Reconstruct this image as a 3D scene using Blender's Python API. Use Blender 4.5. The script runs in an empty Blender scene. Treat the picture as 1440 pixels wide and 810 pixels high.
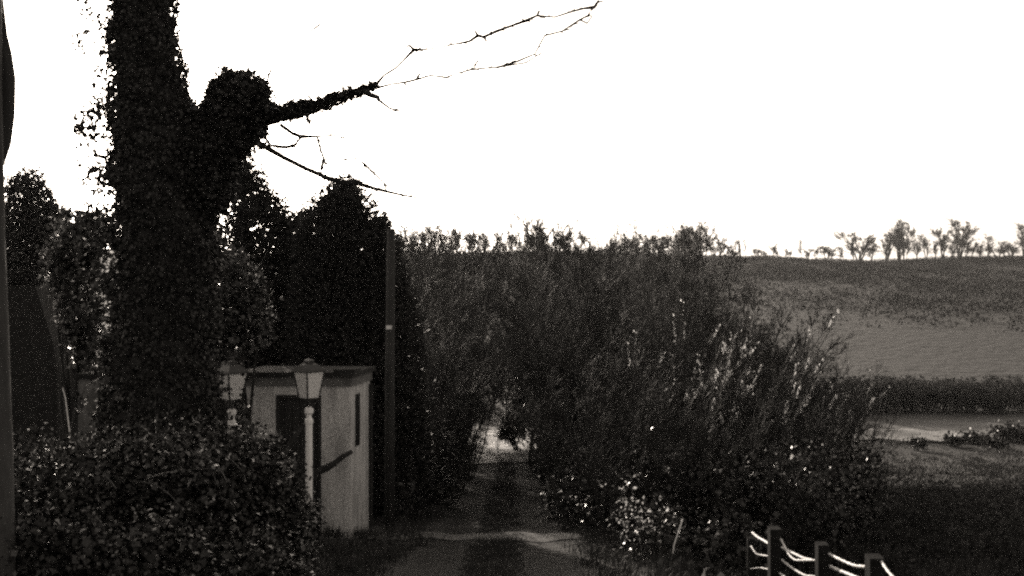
import bpy, math
import numpy as np
from mathutils import Vector

R = math.radians
scene = bpy.context.scene
C = scene.collection

# ------------------------------------------------------------------ camera
cam_d = bpy.data.cameras.new('camera')
cam_d.lens = 35.0; cam_d.sensor_width = 36.0
cam_d.clip_start = 0.05; cam_d.clip_end = 6000
cam = bpy.data.objects.new('camera', cam_d); C.objects.link(cam)
cam.location = (0, 0, 0); cam.rotation_euler = (R(90), 0, 0)
scene.camera = cam

# ------------------------------------------------------------------ sky, sun, exposure
SUN_AZ = -18.3      # degrees right of the view direction (+Y)
SUN_EL = 14.0
TINT = (1.0, 0.89, 0.775, 1)     # warm print tone of the old film, carried by all the light
world = bpy.data.worlds.new('World'); scene.world = world; world.use_nodes = True
wn = world.node_tree; wn.nodes.clear()
sky = wn.nodes.new('ShaderNodeTexSky'); sky.sky_type = 'NISHITA'; sky.sun_disc = False
sky.sun_elevation = R(SUN_EL); sky.sun_rotation = R(SUN_AZ)
sky.air_density = 1.0; sky.dust_density = 3.0; sky.altitude = 100
bw = wn.nodes.new('ShaderNodeRGBToBW')
mul = wn.nodes.new('ShaderNodeMix'); mul.data_type = 'RGBA'; mul.blend_type = 'MULTIPLY'; mul.inputs[0].default_value = 1
bg = wn.nodes.new('ShaderNodeBackground'); bg.inputs[1].default_value = 0.15
wo = wn.nodes.new('ShaderNodeOutputWorld')
wn.links.new(sky.outputs[0], bw.inputs[0]); wn.links.new(bw.outputs[0], mul.inputs[6])
mul.inputs[7].default_value = TINT
wn.links.new(mul.outputs[2], bg.inputs[0]); wn.links.new(bg.outputs[0], wo.inputs[0])
sun_d = bpy.data.lights.new('sun', 'SUN'); sun_d.energy = 3.0; sun_d.angle = R(0.5); sun_d.color = TINT[:3]
sun = bpy.data.objects.new('sun', sun_d); C.objects.link(sun)
sdir = Vector((math.sin(R(SUN_AZ)) * math.cos(R(SUN_EL)), math.cos(R(SUN_AZ)) * math.cos(R(SUN_EL)), math.sin(R(SUN_EL))))
sun.rotation_euler = sdir.to_track_quat('Z', 'Y').to_euler()
sun.location = sdir * 50
scene.view_settings.view_transform = 'Standard'; scene.view_settings.look = 'None'
scene.view_settings.gamma = 1; scene.view_settings.exposure = 0.95
scene.view_settings.use_curve_mapping = False
scene.cycles.filter_width = 2.4; scene.cycles.use_denoising = False; scene.cycles.sample_clamp_indirect = 1.5; scene.cycles.sample_clamp_direct = 12
scene.cycles.max_bounces = 6; scene.cycles.diffuse_bounces = 3; scene.cycles.glossy_bounces = 2
scene.cycles.transmission_bounces = 3; scene.cycles.transparent_max_bounces = 8; scene.cycles.volume_bounces = 0

F = 1400.0
def at(px, py, d):
    return np.array([(px - 720) / F * d, d, (405 - py) / F * d])

# ------------------------------------------------------------------ helpers
def mesh_obj(name, V, Fc, mat, parent=None, base=None, var=None, smooth=False, kind=None):
    """one mesh object; V in world coordinates, origin at the parent's base or at base"""
    V = np.asarray(V, dtype=np.float32).reshape(-1, 3)
    if parent is not None: b = np.array(parent.get('_b', (0, 0, 0)), dtype=np.float32)
    else: b = np.zeros(3, np.float32) if base is None else np.array(base, dtype=np.float32)
    me = bpy.data.meshes.new(name)
    V = V - b
    if isinstance(Fc, np.ndarray):
        k = Fc.shape[1]; nf = len(Fc)
        me.vertices.add(len(V)); me.vertices.foreach_set('co', V.ravel())
        me.loops.add(nf * k); me.loops.foreach_set('vertex_index', Fc.astype(np.int32).ravel())
        me.polygons.add(nf)
        me.polygons.foreach_set('loop_start', np.arange(0, nf * k, k, dtype=np.int32))
        me.update(calc_edges=True)
    else:
        me.from_pydata(V.tolist(), [], [list(map(int, f)) for f in Fc]); me.update()
    if smooth: me.polygons.foreach_set('use_smooth', np.ones(len(me.polygons), bool))
    if var is not None:
        a = me.attributes.new('var', 'FLOAT', 'FACE'); a.data.foreach_set('value', np.asarray(var, np.float32))
    me.materials.append(mat)
    o = bpy.data.objects.new(name, me); C.objects.link(o)
    if parent is not None: o.parent = parent
    else: o.location = [float(q) for q in b]
    if kind: o['kind'] = kind
    return o

def tag(o, label, cat, group=None, kind=None):
    o['label'] = label; o['category'] = cat
    if group: o['group'] = group
    if kind: o['kind'] = kind
    return o

def thing(name, label, cat, base=(0, 0, 0), group=None):
    o = bpy.data.objects.new(name, None); C.objects.link(o)
    o.location = [float(q) for q in base]; o['_b'] = [float(q) for q in base]
    o.empty_display_size = 0.2
    return tag(o, label, cat, group)

def dup(root, loc, rz=0, sc=(1, 1, 1), label=None, group=None):
    r = root.copy(); C.objects.link(r)
    r.location = [float(q) for q in loc]; r.rotation_euler = (0, 0, rz); r.scale = sc
    if label: r['label'] = label
    if group: r['group'] = group
    for ch in list(root.children):
        c = ch.copy(); C.objects.link(c); c.parent = r
    return r

class MB:
    """collects verts and faces"""
    def __init__(s): s.v = []; s.f = []; s.n = 0
    def add(s, V, Fc):
        V = np.asarray(V, float); s.v.append(V)
        for f in Fc: s.f.append([int(i) + s.n for i in f])
        s.n += len(V)
    def box(s, lo, hi):
        x0, y0, z0 = lo; x1, y1, z1 = hi
        s.add([(x0,y0,z0),(x1,y0,z0),(x1,y1,z0),(x0,y1,z0),(x0,y0,z1),(x1,y0,z1),(x1,y1,z1),(x0,y1,z1)],
              [(0,3,2,1),(4,5,6,7),(0,1,5,4),(1,2,6,5),(2,3,7,6),(3,0,4,7)])
    def obox(s, o, u, v, w):
        o, u, v, w = map(np.array, (o, u, v, w))
        P = [o, o+u, o+u+v, o+v, o+w, o+u+w, o+u+v+w, o+v+w]
        s.add(P, [(0,3,2,1),(4,5,6,7),(0,1,5,4),(1,2,6,5),(2,3,7,6),(3,0,4,7)])
    def tube(s, pts, rad, k=8, caps=True):
        V, Fc = tube(pts, rad, k); 
        Fc = [tuple(f) for f in Fc]
        if caps:
            n = len(pts); Fc.append(tuple(range(k - 1, -1, -1))); Fc.append(tuple(range((n - 1) * k, n * k)))
        s.add(V, Fc)
    def lathe(s, c, prof, k=16):
        """prof: list of (r, z)"""
        V = []; Fc = []
        for r, z in prof:
            for i in range(k):
                a = 2 * math.pi * (i + .5) / k; V.append((c[0] + r * math.cos(a), c[1] + r * math.sin(a), c[2] + z))
        for j in range(len(prof) - 1):
            for i in range(k):
                a, b = j * k + i, j * k + (i + 1) % k; Fc.append((a, b, b + k, a + k))
        Fc.append(tuple(range(k - 1, -1, -1))); Fc.append(tuple(range((len(prof) - 1) * k, len(prof) * k)))
        s.add(V, Fc)
    def build(s, name, mat, parent=None, base=None, smooth=False, kind=None):
        return mesh_obj(name, np.concatenate(s.v), s.f, mat, parent, base, smooth=smooth, kind=kind)

def tube(pts, rad, k=6):
    pts = np.asarray(pts, float); rad = np.asarray(rad, float); n = len(pts)
    t = np.gradient(pts, axis=0); t /= np.linalg.norm(t, axis=1)[:, None] + 1e-9
    ref = np.array([0.31, 0.22, 0.92]) if abs(t[:, 2]).mean() < .8 else np.array([.92, .3, .22])
    u = np.cross(t, ref); u /= np.linalg.norm(u, axis=1)[:, None] + 1e-9
    w = np.cross(t, u)
    a = np.arange(k) * 2 * math.pi / k
    V = pts[:, None, :] + rad[:, None, None] * (u[:, None, :] * np.cos(a)[None, :, None] + w[:, None, :] * np.sin(a)[None, :, None])
    V = V.reshape(-1, 3)
    i = np.arange(n - 1)[:, None] * k; j = np.arange(k)[None, :]; jn = (j + 1) % k
    Fc = np.stack([i + j, i + jn, i + k + jn, i + k + j], -1).reshape(-1, 4)
    return V, Fc

def tubes(lines, k):
    Vs, Fs, n = [], [], 0
    for p, r in lines:
        V, f = tube(p, r, k); Vs.append(V); Fs.append(f + n); n += len(V)
    if not Vs: return np.zeros((0, 3)), np.zeros((0, 4), int)
    return np.concatenate(Vs), np.concatenate(Fs)

def merge(*vf):
    Vs, Fs, n = [], [], 0
    for V, f in vf:
        if len(V) == 0: continue
        Vs.append(V); Fs.append(f + n); n += len(V)
    return np.concatenate(Vs), np.concatenate(Fs)

def unit(a): return a / (np.linalg.norm(a, axis=-1, keepdims=True) + 1e-9)

def leaves(rng, P, size, aspect=.35, dirs=None, jit=1.0, smin=.5):
    n = len(P)
    d = rng.normal(size=(n, 3)) * jit
    if dirs is not None: d = d + dirs
    d = unit(d); w = unit(np.cross(d, rng.normal(size=(n, 3)))); nn = np.cross(d, w)
    s = (size * (smin + (1 - smin) * rng.random(n)))[:, None]
    V = np.stack([P, P + d * s * .45 + w * s * aspect + nn * s * .12, P + d * s, P + d * s * .45 - w * s * aspect + nn * s * .12], 1).reshape(-1, 3)
    Fc = np.arange(4 * n).reshape(-1, 4)
    return V, Fc

def ball(rng, n): 
    p = unit(rng.normal(size=(n, 3))); return p * (rng.random((n, 1)) ** (1 / 3.))

def clumps(rng, ells, dens, per, cr):
    """leaf positions: clumps scattered in ellipsoids (centre, radii), mostly near the outside"""
    out = []
    for c, r in ells:
        c = np.array(c, float); r = np.array(r, float)
        m = max(6, int(dens * (r[0] * r[1] * r[2]) ** (2 / 3.)))
        q = unit(rng.normal(size=(m, 3))) * (rng.random((m, 1)) ** .28) * rng.uniform(.86, 1.08, (m, 1))
        cc = c + q * r
        k = np.repeat(cc, per, 0); rr = np.repeat(cr * rng.uniform(.5, 1.4, m), per)[:, None]
        out.append(k + rng.normal(size=k.shape) * rr * .55)
    return np.concatenate(out)

# ------------------------------------------------------------------ materials
def nodes(name):
    m = bpy.data.materials.new(name); m.use_nodes = True
    nt = m.node_tree; b = nt.nodes['Principled BSDF']
    return m, nt, b

def mat_noise(name, c0, c1, scale=8, detail=6, rough=.85, bump=.0, bscale=None, spec=.3, lo=.35, hi=.65, stretch=None):
    m, nt, b = nodes(name); N = nt.nodes; L = nt.links
    tc = N.new('ShaderNodeTexCoord'); mp = N.new('ShaderNodeMapping'); L.new(tc.outputs['Object'], mp.inputs[0])
    if stretch: mp.inputs['Scale'].default_value = stretch
    nz = N.new('ShaderNodeTexNoise'); nz.inputs['Scale'].default_value = scale; nz.inputs['Detail'].default_value = detail
    nz.inputs['Roughness'].default_value = .65
    L.new(mp.outputs[0], nz.inputs['Vector'])
    cr = N.new('ShaderNodeValToRGB'); cr.color_ramp.elements[0].position = lo; cr.color_ramp.elements[1].position = hi
    cr.color_ramp.elements[0].color = (c0, c0, c0, 1); cr.color_ramp.elements[1].color = (c1, c1, c1, 1)
    L.new(nz.outputs[0], cr.inputs[0]); L.new(cr.outputs[0], b.inputs['Base Color'])
    b.inputs['Roughness'].default_value = rough; b.inputs['Specular IOR Level'].default_value = spec
    if bump:
        n2 = N.new('ShaderNodeTexNoise'); n2.inputs['Scale'].default_value = bscale or scale * 4; n2.inputs['Detail'].default_value = 6
        L.new(mp.outputs[0], n2.inputs['Vector'])
        bp = N.new('ShaderNodeBump'); bp.inputs['Strength'].default_value = 1.0; bp.inputs['Distance'].default_value = bump
        L.new(n2.outputs[0], bp.inputs['Height']); L.new(bp.outputs[0], b.inputs['Normal'])
    return m

def mat_leaf(name, c0, c1, rough=.35, spec=.5, trans=.25, power=1.0):
    m, nt, b = nodes(name); N = nt.nodes; L = nt.links
    at_ = N.new('ShaderNodeAttribute'); at_.attribute_name = 'var'
    pw = N.new('ShaderNodeMath'); pw.operation = 'POWER'; pw.inputs[1].default_value = power
    L.new(at_.outputs['Fac'], pw.inputs[0])
    mx = N.new('ShaderNodeMix'); mx.data_type = 'RGBA'
    mx.inputs[6].default_value = (c0, c0, c0, 1); mx.inputs[7].default_value = (c1, c1, c1, 1)
    L.new(pw.outputs[0], mx.inputs[0]); L.new(mx.outputs[2], b.inputs['Base Color'])
    b.inputs['Roughness'].default_value = rough; b.inputs['Specular IOR Level'].default_value = spec
    tr = N.new('ShaderNodeBsdfTranslucent'); L.new(mx.outputs[2], tr.inputs[0])
    ms = N.new('ShaderNodeMixShader'); ms.inputs[0].default_value = trans
    L.new(b.outputs[0], ms.inputs[1]); L.new(tr.outputs[0], ms.inputs[2])
    L.new(ms.outputs[0], N['Material Output'].inputs['Surface'])
    return m

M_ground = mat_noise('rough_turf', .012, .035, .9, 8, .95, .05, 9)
M_lane = mat_noise('worn_gravel', .008, .034, 1.3, 9, .95, .03, 30, lo=.3, hi=.7)
nt = M_lane.node_tree; N = nt.nodes; b = N['Principled BSDF']; src_ = b.inputs['Base Color'].links[0].from_socket
tc = N.new('ShaderNodeTexCoord'); sx = N.new('ShaderNodeSeparateXYZ'); nt.links.new(tc.outputs['Object'], sx.inputs[0])
ad = N.new('ShaderNodeMath'); ad.operation = 'ADD'; ad.inputs[1].default_value = .2; nt.links.new(sx.outputs[0], ad.inputs[0])
ab = N.new('ShaderNodeMath'); ab.operation = 'ABSOLUTE'; nt.links.new(ad.outputs[0], ab.inputs[0])
cr = N.new('ShaderNodeValToRGB'); E_ = cr.color_ramp.elements; E_[0].position = .22; E_[0].color = (1.25, 1.25, 1.25, 1); E_[1].position = 1.1; E_[1].color = (1, 1, 1, 1)
for p_, v_ in ((.42, .55), (.62, .35), (.82, .6), (.98, 1.2)):
    e_ = E_.new(p_); e_.color = (v_, v_, v_, 1)
nt.links.new(ab.outputs[0], cr.inputs[0])
mx = N.new('ShaderNodeMix'); mx.data_type = 'RGBA'; mx.blend_type = 'MULTIPLY'; mx.inputs[0].default_value = 1
nt.links.new(src_, mx.inputs[6]); nt.links.new(cr.outputs[0], mx.inputs[7]); nt.links.new(mx.outputs[2], b.inputs['Base Color'])
M_sunstrip = mat_noise('sunlit_gravel', .06, .16, 2.5, 9, .95, .03, 30)  # sunlight on the strip is put into this paler colour
M_sunpatch = mat_noise('sunlit_ground', .07, .5, .5, 8, .9, .05, 6, stretch=(1, 2.2, 1), lo=.42, hi=.6)  # sun patches put into a pale mottled ground colour
M_meadow = mat_noise('dry_meadow', .2, .34, .25, 8, .95, .1, 1.5, stretch=(.4, 1.6, 1))
M_meadow2 = mat_noise('grazed_meadow', .08, .13, .25, 8, .95, .1, 1.5)
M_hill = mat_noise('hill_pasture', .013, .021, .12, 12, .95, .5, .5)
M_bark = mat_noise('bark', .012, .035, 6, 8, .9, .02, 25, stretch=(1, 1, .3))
M_pbark = mat_noise('pale_bark', .03, .07, 7, 8, .8, .01, 30, stretch=(1, 1, .3))
M_twig = mat_noise('twig_bark', .014, .038, 2, 3, .7)
M_ttwig = mat_noise('grey_tree_twig', .045, .10, 2, 3, .7)
M_ftwig = mat_noise('far_twigs', .04, .07, .3, 3, .8)
M_render = mat_noise('pebbledash', .34, .68, 26, 6, .92, .012, 90, lo=.3, hi=.7)
nt = M_render.node_tree; N = nt.nodes; b = N['Principled BSDF']; src_ = b.inputs['Base Color'].links[0].from_socket
tc = N.new('ShaderNodeTexCoord'); mp = N.new('ShaderNodeMapping'); mp.inputs['Scale'].default_value = (5, 5, .9); nt.links.new(tc.outputs['Object'], mp.inputs[0])
nz = N.new('ShaderNodeTexNoise'); nz.inputs['Scale'].default_value = 1.6; nz.inputs['Detail'].default_value = 7; nt.links.new(mp.outputs[0], nz.inputs['Vector'])
cr = N.new('ShaderNodeValToRGB'); cr.color_ramp.elements[0].position = .36; cr.color_ramp.elements[1].position = .58; cr.color_ramp.elements[0].color = (.72, .72, .72, 1); cr.color_ramp.elements[1].color = (1.1, 1.1, 1.1, 1)
mx = N.new('ShaderNodeMix'); mx.data_type = 'RGBA'; mx.blend_type = 'MULTIPLY'; mx.inputs[0].default_value = 1
nt.links.new(nz.outputs[0], cr.inputs[0]); nt.links.new(src_, mx.inputs[6]); nt.links.new(cr.outputs[0], mx.inputs[7]); nt.links.new(mx.outputs[2], b.inputs['Base Color'])
M_fascia = mat_noise('weathered_fascia', .09, .15, 6, 6, .8, .003, 40)
M_felt = mat_noise('roof_felt', .015, .03, 9, 6, .9, .004, 60)
M_door = mat_noise('dark_planks', .02, .04, 4, 6, .7, .004, 30, stretch=(6, 6, .5))
M_dark = mat_noise('black_iron', .02, .035, 12, 4, .5, spec=.5)
M_white = mat_noise('white_paint', .7, .88, 14, 6, .5, .003, 40, lo=.25, hi=.5)
M_stone = mat_noise('old_stone', .008, .022, 5, 8, .9, .03, 12)
M_pier = mat_noise('stained_stucco', .06, .16, 4, 8, .9, .01, 30)
M_slate = mat_noise('slate', .05, .1, 8, 6, .6, .01, 20)
M_pole = mat_noise('pole_wood', .02, .045, 8, 6, .8, .006, 50, stretch=(1, 1, .15))
M_post = mat_noise('fence_wood', .008, .02, 12, 6, .95, .006, 60, spec=.08, stretch=(1, 1, .2))
M_rope = mat_noise('bleached_strand', .6, .85, 30, 4, .6, .004, 80)
M_metal = mat_noise('tin_tag', .6, .8, 20, 3, .4)
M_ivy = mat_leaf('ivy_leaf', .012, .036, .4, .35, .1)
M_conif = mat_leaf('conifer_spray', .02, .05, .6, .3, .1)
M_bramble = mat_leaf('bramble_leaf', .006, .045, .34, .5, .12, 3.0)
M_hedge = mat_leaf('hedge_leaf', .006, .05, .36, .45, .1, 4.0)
M_laurel = mat_leaf('laurel_leaf', .015, .12, .28, .6, .25, 2.2)
M_glint = mat_leaf('sunlit_pale_leaf', .45, .85, .3, .5, .35)  # sunlit leaf glints put into a pale leaf colour
M_beltleaf = mat_leaf('withered_leaf', .03, .07, .8, .1, .2)
M_dead = mat_leaf('brown_leaf', .012, .04, .7, .2, .2)
M_catkin = mat_leaf('pale_catkin', .55, .92, .6, .3, .6)
M_grass = mat_leaf('dry_grass', .008, .36, .7, .2, .15, 1.0)
M_scrub = mat_leaf('distant_scrub', .011, .019, .9, .1, .1)

# frosted lantern glass
M_glass, nt, b = nodes('frosted_glass')
b.inputs['Base Color'].default_value = (.9, .9, .9, 1); b.inputs['Roughness'].default_value = .4
tr = nt.nodes.new('ShaderNodeBsdfTranslucent'); tr.inputs[0].default_value = (.9, .9, .9, 1)
ms = nt.nodes.new('ShaderNodeMixShader'); ms.inputs[0].default_value = .35
nt.links.new(b.outputs[0], ms.inputs[1]); nt.links.new(tr.outputs[0], ms.inputs[2])
nt.links.new(ms.outputs[0], nt.nodes['Material Output'].inputs['Surface'])
M_pane, nt, b = nodes('window_pane')
b.inputs['Base Color'].default_value = (.01, .01, .01, 1); b.inputs['Roughness'].default_value = .5; b.inputs['Specular IOR Level'].default_value = .15

# ------------------------------------------------------------------ terrain
PY = np.array([-60, -20, 0, 8, 11, 14, 20, 36, 50, 60, 80, 93, 110, 150, 250, 350, 450, 490, 520, 600, 900, 3500.])
PZ = np.array([2, -.4, -1.6, -2.6, -3.05, -3.55, -4.4, -6.4, -7.7, -8.5, -11.2, -12.4, -12.6, -10.8, -3.2, 5.2, 13.2, 16.2, 17.2, 15, -15, -60.])
_fy = np.concatenate([np.linspace(-60, 130, 761), np.linspace(131, 3500, 1200)])
_fz = np.interp(_fy, PY, PZ)
def _smooth(z, k):
    zp = np.pad(z, k, mode='edge'); return np.convolve(zp, np.ones(2 * k + 1) / (2 * k + 1), 'valid')
_fz = np.concatenate([_smooth(_fz[:761], 6), _smooth(_fz[761:], 5)])
def sstep(a, b, x): t = np.clip((x - a) / (b - a), 0, 1); return t * t * (3 - 2 * t)
def H(x, y):
    x = np.asarray(x, float); y = np.asarray(y, float)
    z = np.interp(y, _fy, _fz)
    near = 1 - sstep(70, 90, y)
    z = z - .5 * sstep(1.5, 2.7, x) * near + .35 * sstep(-2.6, -4.5, x) * 0
    z = z - sstep(6, 16, x) * np.interp(y, [22, 45, 60, 70, 80, 92], [0, .9, 1.6, 1.55, .85, 0])
    far = sstep(150, 450, y)
    z = z - far * (.008 * x) + far * (1.1 * np.sin(x * .023 + 1) + .6 * np.sin(x * .06 + .3) + .25 * np.sin(x * .21))
    off = sstep(1.4, 2.4, np.abs(x + .2)) * near
    z = z + off * (.06 * np.sin(x * 1.7 + y * .9) + .05 * np.sin(x * 3.1 - y * 2.3 + 1) + .03 * np.sin(x * 6.3 + y * 5.1))
    return z

def grid(xs, ys, dz=0, fn=None):
    X, Y = np.meshgrid(xs, ys); Z = (fn or H)(X, Y) + dz
    V = np.stack([X, Y, Z], -1).reshape(-1, 3); nx, ny = len(xs), len(ys)
    i = np.arange(ny - 1)[:, None] * nx; j = np.arange(nx - 1)[None, :]
    return V, np.stack([i + j, i + j + 1, i + nx + j + 1, i + nx + j], -1).reshape(-1, 4)

ys = np.concatenate([np.arange(-20, 62, .4), np.arange(62, 130, 2), np.arange(130, 620, 8), np.arange(640, 3500, 120)])
xn = np.arange(-16, 16.01, .32)
xo = 16 * 1.09 ** np.arange(1, 56)
xs = np.concatenate([-xo[::-1], xn, xo])
# ground is one sheet; pasture on the hillside uses its own material on the same sheet
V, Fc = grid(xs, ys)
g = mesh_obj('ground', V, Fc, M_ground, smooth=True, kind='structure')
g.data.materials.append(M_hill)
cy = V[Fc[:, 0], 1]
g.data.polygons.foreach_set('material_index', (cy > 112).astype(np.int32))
g['label'] = 'rough turf slope falling to the valley and rising as the far hillside'

# lane: sunk wheel tracks either side of a grassy crown
yl = ys[(ys > -12) & (ys < 62)]
xl = np.linspace(-1.25, 1.25, 25)
def lane_fn(X, Y):
    u = X + .2
    return H(X, Y) + .035 - .03 * np.exp(-((np.abs(u) - .62) / .2) ** 2) - .03 * sstep(1.1, 1.25, np.abs(u)) + .006 * np.sin(Y * 3.1 + X * 4) 
V, Fc = grid(xl - .2, yl, 0, lane_fn)
sh_ = -.6 * sstep(20, 42, V[:, 1]); dz_ = V[:, 2] - H(V[:, 0], V[:, 1]); V[:, 0] += sh_; V[:, 2] = H(V[:, 0], V[:, 1]) + dz_
mesh_obj('lane', V, Fc, M_lane, smooth=True, kind='structure')['label'] = 'unmade lane running down between the hedges'
# strip of sunlight across the lane, painted on as a paler sheet
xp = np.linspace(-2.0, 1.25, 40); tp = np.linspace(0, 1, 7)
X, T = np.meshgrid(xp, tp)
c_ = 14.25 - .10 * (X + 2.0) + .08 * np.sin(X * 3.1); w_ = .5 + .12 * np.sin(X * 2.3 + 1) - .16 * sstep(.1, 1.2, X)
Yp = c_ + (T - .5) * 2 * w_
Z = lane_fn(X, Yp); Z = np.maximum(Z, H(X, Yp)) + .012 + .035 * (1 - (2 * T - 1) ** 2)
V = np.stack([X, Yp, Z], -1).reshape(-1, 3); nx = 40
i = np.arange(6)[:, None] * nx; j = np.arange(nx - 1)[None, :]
mesh_obj('sun_strip', V, np.stack([i + j, i + j + 1, i + nx + j + 1, i + nx + j], -1).reshape(-1, 4), M_sunstrip, smooth=True, kind='structure')['label'] = 'sunlit strip painted pale across the lane beside the outhouse'
# sunlit ground where the lane leaves the trees, brightness put into its colour
def blob_sheet(name, x0, x1, y0, y1, dz, mat, label, nx=60, ny=40, wob=1.0):
    xs_ = np.linspace(x0, x1, nx); 
    X, T = np.meshgrid(xs_, np.linspace(0, 1, ny))
    e0 = y0 + wob * (.5 * np.sin(X * .9) + .3 * np.sin(X * 2.3 + 2)); e1 = y1 + wob * (.5 * np.sin(X * .6 + 1) + .3 * np.sin(X * 1.9))
    Y = e0 + (e1 - e0) * T; Z = H(X, Y) + dz
    V = np.stack([X, Y, Z], -1).reshape(-1, 3)
    i = np.arange(ny - 1)[:, None] * nx; j = np.arange(nx - 1)[None, :]
    o = mesh_obj(name, V, np.stack([i + j, i + j + 1, i + nx + j + 1, i + nx + j], -1).reshape(-1, 4), mat, smooth=True, kind='structure')
    o['label'] = label
    return o
blob_sheet('sun_patch', -3.0, 1.2, 36.5, 58, .06, M_sunpatch, 'sunlit patch painted pale at the end of the lane')
blob_sheet('meadow', 18, 150, 79.5, 85.0, .14, M_meadow, 'pale dry meadow in the valley', 160, 12, 1.2)
blob_sheet('pasture', 20, 150, 85, 98, .10, M_meadow2, 'greyer grazed pasture beyond the pale meadow', 160, 12, .4)

# ------------------------------------------------------------------ outhouse
D0 = 14.0
c1 = at(493, 0, D0)[:2]; c2 = at(520, 0, 14.95)[:2]; c0 = at(343, 0, 14.08)[:2]
ux = np.array([*(c1 - c0), 0]); uy = np.array([*(c2 - c1), 0])
Wd = np.linalg.norm(ux); Dp = np.linalg.norm(uy); ux /= Wd; uy /= Dp
ob = np.array([c0[0], c0[1], -3.75]); up = np.array([0, 0, 1.])
oh = thing('outhouse', 'small flat-roofed pebbledashed outhouse beside the lane behind the lamp post', 'outhouse', ob)
HT = 3.75 - 1.38
def OB(mb, a, b, c, d, e, f):   # box in outhouse frame: along front a..b, depth c..d, height e..f
    mb.obox(ob + ux * a + uy * c + up * e, ux * (b - a), uy * (d - c), up * (f - e))
f_ = lambda px: (px - 343) / 150 * Wd
zpx = lambda py: 3.75 - (py - 405) / F * 14.0
dx0, dx1 = f_(387), f_(452); dz1 = zpx(556)
m = MB(); OB(m, 0, dx0, 0, .12, 0, HT); OB(m, dx1, Wd, 0, .12, 0, HT); OB(m, dx0, dx1, 0, .12, dz1, HT)
# sides and back, the lane side with its slit window
OB(m, 0, .12, .12, Dp, 0, HT); OB(m, .12, Wd, Dp - .12, Dp, 0, HT)
w0, w1, wz0, wz1 = .22, .44, zpx(632), zpx(557)
OB(m, Wd - .12, Wd, .12, w0, 0, HT); OB(m, Wd - .12, Wd, w1, Dp - .12, 0, HT)
OB(m, Wd - .12, Wd, w0, w1, 0, wz0); OB(m, Wd - .12, Wd, w0, w1, wz1, HT)
m.build('wall', M_render, oh)
m = MB()
for k in range(6):
    a = dx0 + (dx1 - dx0) * k / 6
    OB(m, a + .004, a + (dx1 - dx0) / 6 - .004, .075, .1, 0.05, dz1 - .01)
dr = m.build('door', M_door, oh)
m = MB(); OB(m, dx1 - .10, dx1 - .07, .05, .075, 1.0, 1.12); m.build('handle', M_dark, dr)
m = MB(); OB(m, dx0, dx0 + .05, .02, .07, 0, dz1); OB(m, dx1 - .05, dx1, .02, .07, 0, dz1); OB(m, dx0 + .05, dx1 - .05, .02, .07, dz1 - .05, dz1)
m.build('door_frame', M_door, oh)
m = MB(); OB(m, Wd - .02, Wd + .006, w0 + .002, w1 - .002, wz0 + .002, wz1 - .002); wn_ = m.build('window', M_pane, oh)
m = MB(); OB(m, Wd - .02, Wd + .04, w0 - .03, w1 + .03, wz0 - .05, wz0 - .002); m.build('sill', M_felt, wn_)
m = MB(); OB(m, -.05, Wd + .03, -.035, Dp + .03, HT, HT + .13); m.build('fascia', M_fascia, oh)
m = MB(); OB(m, -.10, Wd + .07, -.09, Dp + .08, HT + .133, HT + .20)
# a loose curl of felt lifting at the lane corner
pc = ob + ux * (Wd - .22) + uy * -.08 + up * (HT + .19)
m.obox(pc, ux * .3, uy * .3, up * .05 + ux * .0); m.build('roof', M_felt, oh)
m = MB(); q = ob + ux * (Wd + .03) + uy * (Dp - .05)
m.tube([q + up * .05, q + up * (HT - .05)], [.03, .03], 8); m.build('downpipe', M_felt, oh)
m = MB(); OB(m, -.02, dx0 - .002, -.03, -.002, 0, .25); m.build('plinth', M_stone, oh); m = MB(); OB(m, dx1 + .003, Wd + .02, -.03, -.002, 0, .22); m.build('plinth', M_stone, oh)

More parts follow.
